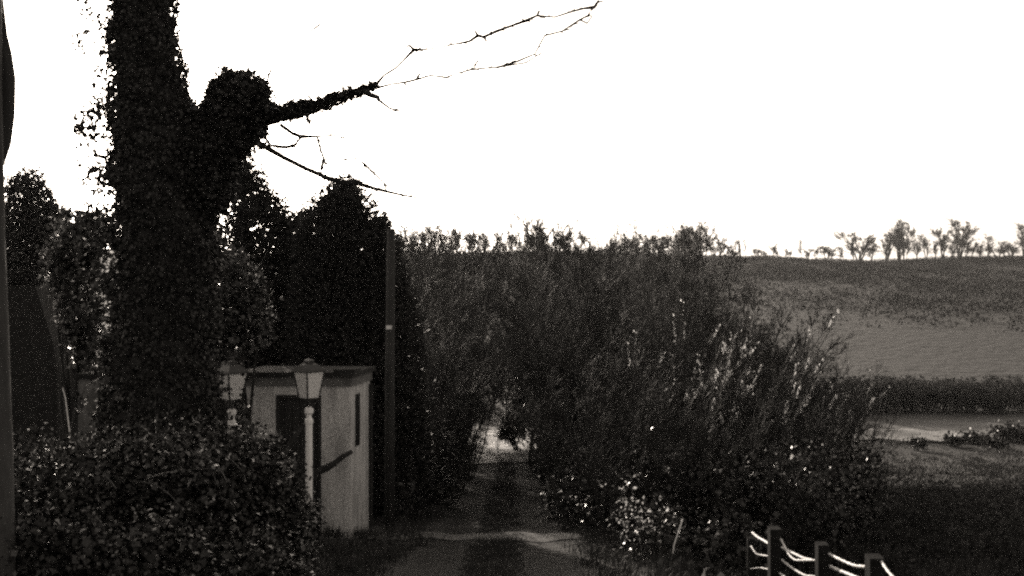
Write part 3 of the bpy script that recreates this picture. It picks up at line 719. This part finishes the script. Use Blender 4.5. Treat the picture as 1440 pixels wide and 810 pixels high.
conifer('narrow ragged conifer between the ivy trunk and the broad conifer', 352, 19.5,
        [(222, 338, 352), (240, 330, 366), (270, 322, 388), (300, 318, 402), (340, 310, 416), (420, 300, 424), (520, 296, 430), (620, 296, 430), (700, 300, 430)], 1, 22, 2000, inner=5200, cr=.17)
conifer('low conifer shoulder filling the gap left of the broad conifer', 420, 20.5,
        [(296, 408, 424), (315, 396, 432), (350, 388, 446), (430, 372, 456), (560, 364, 462), (690, 368, 460)], 1, 23, 1200, inner=4200)

# glittering shrub beside the lane, its sun glints coloured in as pale leaves
bs = bush('glittering_shrub', 'low shrub sparkling with sun glints painted as pale leaves on the right lane verge', 'shrub', gbase(905, 11.6),
     [E(905, 735, 11.6, 50, 46), E(890, 770, 11.5, 36, 40), E(930, 745, 11.8, 34, 44)], 420, 10, .06, .05, M_bramble, .4, seed=31, core=600, stem_r=.01)
rg = np.random.default_rng(32); P = []
for k in range(44):
    px, py = rg.normal(893, 24), rg.normal(722, 24)
    P.append(at(px, py, 11.25) + rg.normal(size=(int(rg.integers(1, 5)), 3)) * .03)
P = np.concatenate(P); V, Fc = leaves(rg, P, .065, .3, jit=1, smin=.3)
mesh_obj('glint_foliage', V, Fc, M_glint, bs, var=rg.random(len(Fc)))
stick('garden_cane', [(943, 800, 1), (948, 765, 1), (956, 742, 1.2), (960, 730, 1.0)], 11.3, 11.5, M_rope, 'thin pale stem slanting beside the glittering shrub', 'stem')

# ------------------------------------------------------------------ bare trees and thicket
def grow(rng, p, d, L, r, lev, spec, out):
    n = spec[lev]['seg']; pts = [p]; dd = d.copy()
    for i in range(n):
        dd = unit(dd + rng.normal(size=3) * spec[lev]['wob'] + np.array([0, 0, spec[lev]['up']]))
        pts.append(pts[-1] + dd * L / n)
    pts = np.array(pts); rad = r * np.linspace(1, spec[lev]['tap'], n + 1)
    out[lev].append((pts, rad))
    if lev + 1 >= len(spec): return
    nx = spec[lev + 1]; k = nx['n'] if lev >= 0 else 1
    for c in range(k):
        t = rng.uniform(nx['from'], 1.0) * n; i = int(min(t, n - 1)); u = t - i
        q = pts[i] * (1 - u) + pts[i + 1] * u; ax = unit(pts[i + 1] - pts[i])
        side = unit(np.cross(ax, rng.normal(size=3))); ang = R(rng.uniform(*nx['ang']))
        nd = ax * math.cos(ang) + side * math.sin(ang)
        rr = np.interp(t, np.arange(n + 1), rad) * nx['rr']
        grow(rng, q, nd, L * nx['len'] * rng.uniform(.6, 1.15) * (1.15 - .5 * t / n), max(rr, nx['rmin']), lev + 1, spec, out)

def bare(name, seed, h, nst, spread, spec, r0, cat, twig_mat=None, leaf=None, trunk_mat=None, lean=(0, 0)):
    rng = np.random.default_rng(seed); out = [[] for _ in spec]
    for s_ in range(nst):
        a = rng.random() * 6.28; d = unit(np.array([math.cos(a) * spread + lean[0], math.sin(a) * spread + lean[1], 1.0]))
        p = np.array([math.cos(a), math.sin(a), 0]) * .12 * (nst > 1) * rng.random()*3
        grow(rng, p, d, h * rng.uniform(.72, 1.0) if nst > 1 else h, r0 * rng.uniform(.7, 1), 0, spec, out)
    t = thing(name, name, cat, (0, 0, 0))
    V, Fc = merge(tubes(out[0], 7), tubes(out[1], 5)); mesh_obj('trunk', V, Fc, trunk_mat or M_bark, t)
    tw = [x for o_ in out[2:] for x in o_]
    V, Fc = tubes(tw, 3); mesh_obj('crown', V, Fc, twig_mat or M_twig, t)
    if leaf:
        lm, num, size, lo = leaf
        tips = np.concatenate([p[1:] for p, _ in tw]); dirs = np.concatenate([np.diff(p, axis=0) for p, _ in tw])
        ok = tips[:, 2] > h * lo; tips = tips[ok]; dirs = unit(dirs[ok])
        i = rng.choice(len(tips), min(num, len(tips)), replace=False)
        V, Fc = leaves(rng, tips[i], size, .3, dirs[i] * 1.5, .5); mesh_obj('foliage', V, Fc, lm, t, var=rng.random(len(Fc)))
    zmax = max(float(p[:, 2].max()) for o_ in out for p, _ in o_)
    t['_h'] = zmax
    xy = np.concatenate([p[:, :2] for o_ in out for p, _ in o_]); t['_w'] = float(2 * np.percentile(np.linalg.norm(xy, axis=1), 88))
    return t

def SPEC(n1, n2, n3, n4, rm, ang=(20, 45), up=.06, l1=.5):
    return [dict(seg=6, wob=.07, up=.03, tap=.3),
            dict(seg=4, wob=.12, up=up, tap=.3, n=n1, len=l1, ang=ang, rr=.55, rmin=rm * 2, **{'from': .22}),
            dict(seg=3, wob=.16, up=up, tap=.4, n=n2, len=.5, ang=ang, rr=.55, rmin=rm * 1.4, **{'from': .2}),
            dict(seg=3, wob=.18, up=up * .6, tap=.5, n=n3, len=.5, ang=ang, rr=.6, rmin=rm, **{'from': .15}),
            dict(seg=2, wob=.2, up=.03, tap=.5, n=n4, len=.5, ang=(20, 50), rr=.7, rmin=rm * .8, **{'from': .1})]

LIB = {}
LIB['tree'] = [bare('bare_tree', 100 + i, 8.5, 1, .06, SPEC(12, 8, 7, 5, .011, (14, 38), up=.09, l1=.46), .12, 'tree', M_ttwig) for i in range(4)]
LIB['crown'] = [bare('crowned_tree', 150 + i, 9.0, [1, 3, 2][i], .16, SPEC(12, 9, 8, 5, .017, (16, 46), up=.08, l1=.5), .14, 'tree', M_ttwig) for i in range(3)]
LIB['shrub'] = [bare('bare_shrub', 200 + i, 4.6, 7, .30, SPEC(5, 5, 5, 3, .006, (15, 38), .08, .45), .035, 'shrub', leaf=(M_dead, 500, .05, .1)) for i in range(5)]
def wands(name, seed, h):
    """long straight shoots leaning one way, their ends strung with pale catkins"""
    rng = np.random.default_rng(seed); st, tw, lp, ld = [], [], [], []
    for k in range(9):
        d = unit(np.array([.30 + rng.normal() * .2, rng.normal() * .18, 1.0])); p0 = np.array([rng.normal() * .3, rng.normal() * .3, 0]); L = h * rng.uniform(.6, 1.0)
        P = np.array([p0 + d * L * t + np.array([.10 * t * t, 0, 0]) for t in np.linspace(0, 1, 6)]); st.append((P, .022 * np.linspace(1, .2, 6)))
        runs = [(P[3:], .5)]
        for j in range(7):
            i = int(rng.integers(1, 5)); q = P[i] + (P[i + 1] - P[i]) * rng.random(); dd = unit(d + rng.normal(size=3) * .24 + np.array([.12, 0, .1])); l = L * rng.uniform(.2, .42)
            Q = np.array([q, q + dd * l * .5, q + dd * l]); tw.append((Q, np.array([.009, .007, .004]))); runs.append((Q[1:], 1))
            for jj in range(3):
                u = rng.uniform(.2, .8); q2 = q + dd * l * u; d3 = unit(dd + rng.normal(size=3) * .3); l3 = l * .45
                tw.append((np.array([q2, q2 + d3 * l3]), np.array([.006, .003])))
        for Q, w in runs:
            if Q[-1][2] < h * .62 or rng.random() < .4: continue
            n = int(rng.integers(8, 22)); t = rng.random(n)[:, None] * rng.uniform(.4, 1); A, B = Q[-1], Q[0]
            lp.append(A + (B - A) * t + rng.normal(size=(n, 3)) * .012); ld.append(np.repeat(unit(A - B)[None], n, 0))
    t = thing(name, name, 'shrub')
    V, Fc = tubes(st, 6); mesh_obj('trunk', V, Fc, M_bark, t); V, Fc = tubes(tw, 3); mesh_obj('crown', V, Fc, M_twig, t)
    V, Fc = leaves(rng, np.concatenate(lp), .062, .2, np.concatenate(ld) * 1.8, .4); mesh_obj('foliage', V, Fc, M_catkin, t, var=rng.random(len(Fc)))
    t['_h'] = float(max(x[:, 2].max() for x in [q for q, _ in st + tw])); return t
LIB['willow'] = [wands('willow_shrub', 300 + i, 3.6) for i in range(5)]
LIB['far'] = [bare('ridge_tree', 400 + i, 11, [1, 3, 2, 4, 1][i], .22, SPEC(11, 8, 8, 4, .04, (18, 42), .07, .5), .30, 'tree', M_ftwig, trunk_mat=M_ftwig) for i in range(5)]
LIB['belt'] = [bare('belt_tree', 450 + i, 4.5, 6, .25, SPEC(7, 5, 5, 3, .03, (22, 50), .05, .45), .10, 'tree', M_ttwig, trunk_mat=M_ftwig, leaf=(M_beltleaf, 900, .25, .0)) for i in range(3)]
USED = set()
def put(kind, i, x, y, h, label, group, rz=None, wide=1.0, name=None, cat=None, rng=np.random.default_rng(77)):
    root = LIB[kind][i % len(LIB[kind])]; k = h / root['_h']; z = float(H(x, y)) - .05
    rz = rng.uniform(0, 6.28) if rz is None else rz
    if (kind, i % len(LIB[kind])) not in USED:
        USED.add((kind, i % len(LIB[kind]))); root.location = (x, y, z); root.rotation_euler = (0, 0, rz); root.scale = (k * wide, k * wide, k)
        root['label'] = label; root['group'] = group; return root
    o = dup(root, (x, y, z), rz, (k * wide, k * wide, k), label, group)
    return o
def put_px(kind, i, px, top, d, label, group, wide=1.0, rz=None):
    if d > 24 and d < 75 and px < 860: px -= 16 * min(1, (d - 24) / 8)
    x = (px - 720) / F * d; zt = (405 - top) / F * d; h = zt - float(H(x, d)) + (.014 * d if kind == 'tree' else 0)
    return put(kind, i, x, d, h, label, group, rz, wide)

rg = np.random.default_rng(41); n = 0
# tall bare trees, left of the lane
Ll, Gl = 'bare leafless tree in the tangled row left of the lane', 'bare trees left of the lane'
for (px, top, d) in [(575, 322, 30), (600, 304, 34), (622, 308, 38), (640, 322, 33), (662, 345, 40), (585, 350, 25), (612, 365, 27), (640, 372, 30), (628, 400, 24), (640, 360, 45), (598, 395, 22), (650, 420, 29), (668, 395, 36), (605, 330, 44), (560, 330, 38)]:
    put_px('tree', n, px, top, d, Ll, Gl, wide=rg.uniform(.9, 1.2)); n += 1
put_px('tree', 2, 672, 318, 40, 'tall bare tree leaning over the lane with a forked top against the sky', Gl, 1.2)
# tall bare trees, right of the lane
Lr, Gr = 'bare leafless tree in the thick row right of the lane', 'bare trees right of the lane'
for (px, top, d) in [(762, 350, 46), (775, 308, 42), (792, 300, 45), (808, 304, 40), (830, 345, 38), (850, 352, 42), (868, 345, 35), (890, 332, 38), (905, 330, 44), (930, 325, 40), (952, 330, 46), (975, 322, 42), (1000, 326, 44), (1022, 335, 48), (760, 380, 36), (785, 372, 32), (815, 378, 30), (850, 375, 29), (880, 362, 30), (915, 365, 33), (945, 340, 34), (985, 360, 36), (1010, 372, 38), (775, 400, 52), (790, 372, 58), (870, 350, 50), (1035, 392, 40), (800, 352, 70)]:
    put_px('tree', n, px, top, d, Lr, Gr, wide=rg.uniform(.9, 1.25)); n += 1
for (px, top, d) in [(936, 330, 25), (1004, 350, 26), (885, 342, 27), (785, 345, 27), (968, 345, 23)]:
    put_px('tree', n, px, top, d, 'slim dark bare tree standing up out of the thicket right of the lane', Gr, wide=.62); n += 1
for (px, top, d) in [(772, 322, 50), (792, 312, 52), (812, 314, 50), (830, 330, 54), (912, 328, 50), (936, 326, 54), (960, 322, 50), (870, 334, 56)]:
    put_px('crown', n, px + (14 if px < 850 else -6), top, d, 'round crowned bare tree at the back of the row right of the lane', Gr, wide=rg.uniform(.8, 1.0)); n += 1
for (px, top, d) in [(572, 320, 44), (594, 312, 46), (614, 314, 50), (636, 320, 46)]:
    put_px('crown', n, px + 14, top, d, 'round crowned bare tree at the back of the row left of the lane', Gl, wide=rg.uniform(.75, .95)); n += 1
# lower shrubs of the right thicket
Ls, Gs = 'many-stemmed bare shrub in the dark thicket right of the lane', 'bare shrubs of the right thicket'
def top_of(px): return np.interp(px, [740, 800, 900, 1000, 1050, 1110, 1160, 1200, 1230, 1260], [430, 400, 380, 385, 410, 432, 455, 490, 545, 600])
k = 0
for row, (d, x0, x1, st, drop) in enumerate([(34, 790, 1050, 42, 0), (29, 800, 1090, 44, 15), (25, 800, 1150, 48, 30), (22, 800, 1190, 52, 30), (19.5, 810, 1220, 52, 60), (17.5, 815, 1215, 54, 90), (15.5, 825, 1210, 58, 130), (13.8, 850, 1190, 60, 175)]):
    px = x0
    while px <= x1:
        q = px + rg.uniform(-12, 12); tp = top_of(q) + drop + rg.uniform(-10, 40)
        put_px('shrub', k, q, min(tp, 660), d + rg.uniform(-.8, .8), Ls, Gs, wide=rg.uniform(.9, 1.3)); k += 1; px += st
# low shrubs under the trees, left of the lane
Lq, Gq = 'many-stemmed bare shrub under the trees left of the lane', 'bare shrubs left of the lane'
for d, x0, x1, st in ((20, 612, 640, 20), (24, 608, 652, 18), (28, 600, 664, 20), (33, 596, 672, 20), (40, 590, 656, 22), (48, 600, 650, 24)):
    px = x0
    while px <= x1:
        put_px('shrub', k, px + rg.uniform(-4, 4), rg.uniform(440, 520), d + rg.uniform(-1, 1), Lq, Gq, wide=1.0); k += 1; px += st
# willows with pale catkins catching the sun
Lw, Gw = 'bare shrub tipped with bright pale catkins leaning right over the slope', 'pale tipped willow shrubs'
for i, (px, top, d) in enumerate([(905, 450, 18), (950, 430, 18.5), (985, 425, 18), (1020, 430, 19), (1055, 415, 18), (1085, 430, 19), (1112, 455, 18.5), (1138, 478, 19), (1010, 470, 16.5), (1070, 480, 17), (970, 405, 20), (1035, 400, 21), (1160, 500, 18)]):
    put_px('willow', i, px - (30 if px < 1100 else 6), top + 5, d, Lw, Gw, wide=.9, rz=rg.uniform(-.5, .5))
# bramble mounds closing the foot of the thicket and of the left row
for i, (px, py, d, rx, rz) in enumerate([(768, 640, 28, 22, 40), (800, 700, 17, 42, 60), (850, 690, 15.5, 60, 70), (930, 700, 14.5, 80, 90), (1030, 710, 14, 90, 90), (1120, 700, 14, 80, 90), (1180, 690, 15, 60, 70), (960, 620, 20, 110, 80), (1090, 620, 20, 110, 80), (1180, 640, 19, 60, 50), (840, 620, 24, 70, 70), (790, 600, 32, 40, 60), (900, 590, 30, 90, 80), (1010, 590, 30, 90, 80), (1000, 760, 12.6, 90, 50)]):
    bush('bramble_mound', 'dark bramble mound at the foot of the right thicket', 'brambles', gbase(px, d), [E(px, py, d, rx, rz), E(px + rx * .5, py + 15, d + .3, rx * .6, rz * .7), E(px - rx * .4, py + 10, d - .2, rx * .6, rz * .8)], 150 if d < 22 else 90, 12, .16, .075 if d < 22 else .12, M_bramble, .35, seed=500 + i, core=420, stem_n=14, stem_r=.012, group='bramble mounds of the right thicket')
for i, (px, py, d, rx, rz) in enumerate([(620, 665, 19, 36, 60), (632, 640, 24, 30, 60), (636, 620, 30, 24, 60), (636, 600, 38, 22, 50), (590, 650, 21, 40, 90), (600, 560, 26, 40, 90), (622, 540, 40, 40, 60), (572, 705, 17, 22, 36)]):
    bush('ivy_mound', 'dark ivy mound under the trees left of the lane', 'ivy', gbase(px, d), [E(px, py, d, rx, rz), E(px - rx * .5, py + 10, d + .3, rx * .7, rz * .8)], 190 if d < 22 else 120, 12, .16, .08 if d < 22 else .12, M_ivy, .35, seed=600 + i, core=520, stem_n=10, stem_r=.012, group='ivy mounds left of the lane')
rq = np.random.default_rng(55)
for i in range(32):
    px = rq.uniform(1215, 1460); py = rq.uniform(620, 715); d = np.interp(py, [620, 640, 660, 715], [70, 58, 42, 20]) * rq.uniform(.9, 1.1); gz = float(H((px - 720) / F * d, d)); hh = rq.uniform(.12, .32); cx_ = (px - 720) / F * d; w_ = rq.uniform(.5, 1.3)
    bush('bramble_clump', 'low dark bramble clump on the rough slope below the pale meadow', 'brambles', (cx_, d, gz), [((cx_, d, gz + hh * .5), (w_, w_, hh)), ((cx_ + w_ * .8, d + .3, gz + hh * .3), (w_ * .7, w_ * .6, hh * .7))], 70, 10, .16, .10, M_beltleaf, .35, seed=900 + i, core=160, stem_n=5, stem_r=.012, group='low bramble clumps on the right slope')
bush('round_bush', 'dark rounded bush bulging over the end of the lane', 'bush', gbase(725, 43), [E(722, 600, 43, 22, 28), E(733, 575, 44, 28, 50), E(708, 610, 42.5, 9, 14)], 150, 14, .2, .13, M_bramble, .35, seed=701, core=500, stem_r=.03)
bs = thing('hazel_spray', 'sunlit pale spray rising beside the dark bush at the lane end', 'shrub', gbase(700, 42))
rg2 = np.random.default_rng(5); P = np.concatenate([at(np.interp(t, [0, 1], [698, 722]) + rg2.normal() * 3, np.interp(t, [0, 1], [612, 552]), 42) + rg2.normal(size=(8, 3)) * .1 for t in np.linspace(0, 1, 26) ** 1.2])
V, Fc = leaves(rg2, P, .11, .35); mesh_obj('foliage', V, Fc, M_glint, bs, var=rg2.random(len(Fc)))  # sunlit look of the spray is put into its pale leaf colour
V, Fc = tubes([(np.array([gbase(700, 42), at(700, 610, 42), at(722, 552, 42)]), np.array([.02, .015, .008]))], 5); mesh_obj('stem', V, Fc, M_twig, bs)

# ------------------------------------------------------------------ valley: belt of trees beyond the meadow, dark bushes
Lb, Gb = 'bare tree in the dark belt beyond the pale meadow', 'trees of the belt beyond the meadow'
for i in range(110):
    px = 1130 + i * 3.1 + rg.uniform(-4, 4); d = 97 + rg.uniform(0, 9)
    put_px('belt', i, px, rg.uniform(526, 544), d, Lb, Gb, wide=rg.uniform(.9, 1.4))
Lv, Gv = 'bare tree far down in the valley behind the lane rows', 'valley trees behind the lane rows'
for i in range(30):
    px = 560 + i * 18 + rg.uniform(-6, 6)
    put_px('far', i, px, rg.uniform(450, 500), 98 + rg.uniform(-4, 10), Lv, Gv, wide=rg.uniform(1, 1.4))
for i, (px, py, d, rx, rz) in enumerate([(1425, 609, 80, 34, 9), (1370, 617, 78, 18, 6), (1340, 619, 76, 12, 5), (1290, 622, 74, 14, 5), (1398, 622, 74, 16, 5)]):
    lab = ['largest dark low bush at the right end of the pale meadow', 'small dark bush just left of the largest one by the meadow', 'smallest dark bush on the near edge of the pale meadow', 'leftmost dark bush on the near edge of the pale meadow', 'low dark bush below the largest one by the meadow'][i]
    bush('low_bush', lab, 'bush', gbase(px, d), [E(px, py, d, rx, rz), E(px + rx * .5, py + 1, d, rx * .6, rz * .8)], 60, 10, .4, .3, M_bramble, .35, seed=800 + i, core=160, stem_n=5, group='dark bushes beside the meadow')

# ------------------------------------------------------------------ ridge trees
ridge = [(1208, 331, 36, 3), (1246, 326, 30, 1), (1264, 318, 30, 3), (1290, 326, 18, 4), (1326, 326, 22, 2), (1349, 317, 36, 3), (1366, 344, 12, 0), (1379, 352, 8, 1), (1400, 334, 28, 4), (1422, 342, 22, 1), (1440, 322, 26, 3), (1162, 348, 20, 1), (1128, 339, 12, 4), (1094, 353, 8, 1), (1074, 354, 8, 1), (1049, 337, 9, 4), (1040, 340, 6, 2), (1020, 342, 18, 1), (1004, 338, 22, 3), (976, 322, 34, 3), (955, 330, 24, 1), (925, 333, 28, 3), (892, 338, 18, 1), (868, 342, 16, 4), (1225, 345, 12, 1), (1275, 336, 14, 4), (1303, 334, 16, 1), (1338, 340, 12, 4), (1388, 346, 12, 1), (1412, 348, 12, 0), (1148, 351, 8, 1), (1180, 352, 9, 4), (1110, 352, 7, 0), (1062, 352, 7, 1)]
rr_ = np.random.default_rng(90)
ridge += [(x_ + rr_.uniform(-4, 4), 353 - abs(rr_.normal()) * 4, rr_.uniform(9, 17), int(rr_.integers(0, 5))) for x_ in (850, 872, 1010, 1032, 1068, 1083, 1106, 1133, 1171, 1190)]
ridge += [(x_ + rr_.uniform(-4, 4), 350 - abs(rr_.normal()) * 6, rr_.uniform(9, 15), int(rr_.integers(0, 5))) for x_ in range(1205, 1440, 22)]
ridge += [(x_ + rr_.uniform(-4, 4), 334 - abs(rr_.normal()) * 6, rr_.uniform(12, 18), int(rr_.integers(0, 5))) for x_ in range(560, 840, 20)]
for j, (px, top, wpx, v) in enumerate(ridge):
    d = 494.; x = (px - 720) / F * d
    lab = {0: 'square topped bare tree standing first on the right-hand skyline', 5: 'broad round topped bare tree, tallest on the right-hand skyline', 10: 'bare tree on the skyline cut by the right edge', 12: 'lone thin bare tree on the bare stretch of skyline', 19: 'broad hazy bare tree on the skyline above the thicket'}.get(j, 'small bare tree on the far ridge skyline')
    h = 1.22 * ((405 - top) / F * d - float(H(x, d))); root = LIB['far'][v % 5]
    o = put('far', v, x, d, max(h, 2.5), lab, 'bare trees along the ridge skyline')
    wf = 1.3 * wpx / F * d / o['_w']; o.scale = (wf, wf, o.scale[2])
# scrub band under the ridge and faint field texture: uncountable low cover
rg = np.random.default_rng(61)
n = 34000; y = rg.uniform(150, 505, n) ; x = (rg.uniform(520, 1500, n) - 720) / F * y
den = np.sin(x * .05) * np.sin(y * .045 + x * .01); keep = rg.random(n) < np.clip(.75 + .35 * den, 0, 1) * sstep(165, 400, y + 18 * np.sin(x * .07)) ** .7 
x, y = x[keep], y[keep]; z = H(x, y)
P = np.stack([x, y, z], 1); P = np.repeat(P, 9, 0) + rg.normal(size=(len(P) * 9, 3)) * np.array([1.2, 1.2, .35]) + np.array([0, 0, .3])
V, Fc = leaves(rg, P, .75, .3, np.array([0, 0, .5]), .8); o = mesh_obj('scrub', V, Fc, M_scrub, var=rg.random(len(Fc)))
tag(o, 'dark band of scrub and heath under the far ridge', 'scrub', kind='stuff')

# ------------------------------------------------------------------ grass and rough cover
rg = np.random.default_rng(71)
def tufts(n, xr, yr, per, spread, mask=None):
    y = yr[0] * (yr[1] / yr[0]) ** rg.random(n); x = rg.uniform(xr[0], xr[1], n) * (y / yr[1] if xr[1] > 20 else 1)
    if mask is not None: k = mask(x, y); x, y = x[k], y[k]
    c = np.stack([x, y], 1); sz = (.5 + rg.random(len(c)) ** 2 * 1.3)
    q = np.repeat(c, per, 0) + rg.normal(size=(len(c) * per, 2)) * spread * np.repeat(sz, per)[:, None]
    return np.stack([q[:, 0], q[:, 1], H(q[:, 0], q[:, 1])], 1), np.repeat(sz, per)
offlane = lambda x, y: np.abs(x + .2 + .12 * np.sin(y * 1.3)) > 1.02
P, sz = tufts(2600, (-3.4, 4), (8.5, 60), 26, .10, offlane)
Va, Fa = leaves(rg, P, .22, .035, np.array([.1, -.1, 1.3]), .6)
P, sz = tufts(5200, (2.5, 62), (8, 84), 24, .16, lambda x, y: (x > 2.2))
Vb, Fb = leaves(rg, P, .34, .05, np.array([.25, -.1, 1.0]), .7)
P, sz = tufts(1500, (-.5, .1), (8.5, 40), 16, .07)
P[:, 2] += .03
Vc, Fc_ = leaves(rg, P, .08, .05, np.array([0, 0, 1.2]), .7)
V, Fc = merge((Va, Fa), (Vb, Fb), (Vc, Fc_))
gx, gy = V[Fc[:, 0], 0], V[Fc[:, 0], 1]
pn = np.sin(gx * 1.1 + .7 * gy) * np.sin(gy * .8 - .5 * gx + 1) + .6 * np.sin(gx * 2.9 + gy) * np.sin(gy * 2.1 - gx) + .5 * np.sin(gx * .35) * np.sin(gy * .23 + 2)
gv = .02 + .10 * rg.random(len(Fc)) + .8 * np.clip(pn - .6, 0, 1) * rg.random(len(Fc)) * sstep(9, 18, gy)
tag(mesh_obj('grass', V, Fc, M_grass, var=gv), 'rough dry grass on the verges and the right-hand slope', 'grass', kind='stuff')
# fallen leaves and bramble litter over the right slope and verges
y = 8 * (85 / 8.) ** rg.random(16000); x = rg.uniform(2.3, 62, 16000) * y / 84 + 1.4
mk = np.clip(np.sin(x * .9 + .6 * y) * np.sin(y * .55 - x * .3) + .5 * np.sin(x * 2.1) * np.sin(y * 1.3), 0, 1)
P = np.stack([x, y, H(x, y) + rg.random(16000) * (.12 + .75 * mk * sstep(12, 24, y))], 1)
P = np.repeat(P, 5, 0) + rg.normal(size=(80000, 3)) * np.array([.14, .14, .06])
V, Fc = leaves(rg, P, .11, .4)
tag(mesh_obj('ground_cover', V, Fc, M_dead, var=rg.random(len(Fc))), 'dead bracken and low bramble covering the right-hand slope', 'ground cover', kind='stuff')

# ------------------------------------------------------------------ air
HAZE = True
if HAZE:
    m = bpy.data.materials.new('haze_air'); m.use_nodes = True; nt = m.node_tree; nt.nodes.clear()
    pv = nt.nodes.new('ShaderNodeVolumePrincipled'); pv.inputs['Density'].default_value = .0001
    pv.inputs['Color'].default_value = (.9, .9, .9, 1); pv.inputs['Anisotropy'].default_value = .3
    mo = nt.nodes.new('ShaderNodeOutputMaterial'); nt.links.new(pv.outputs[0], mo.inputs['Volume'])
    mb = MB(); mb.box((-2300, -70, -62), (2300, 3560, 45))
    o = mb.build('haze', m); o['kind'] = 'stuff'; o['label'] = 'thin bright winter haze over the valley'; o['category'] = 'haze'
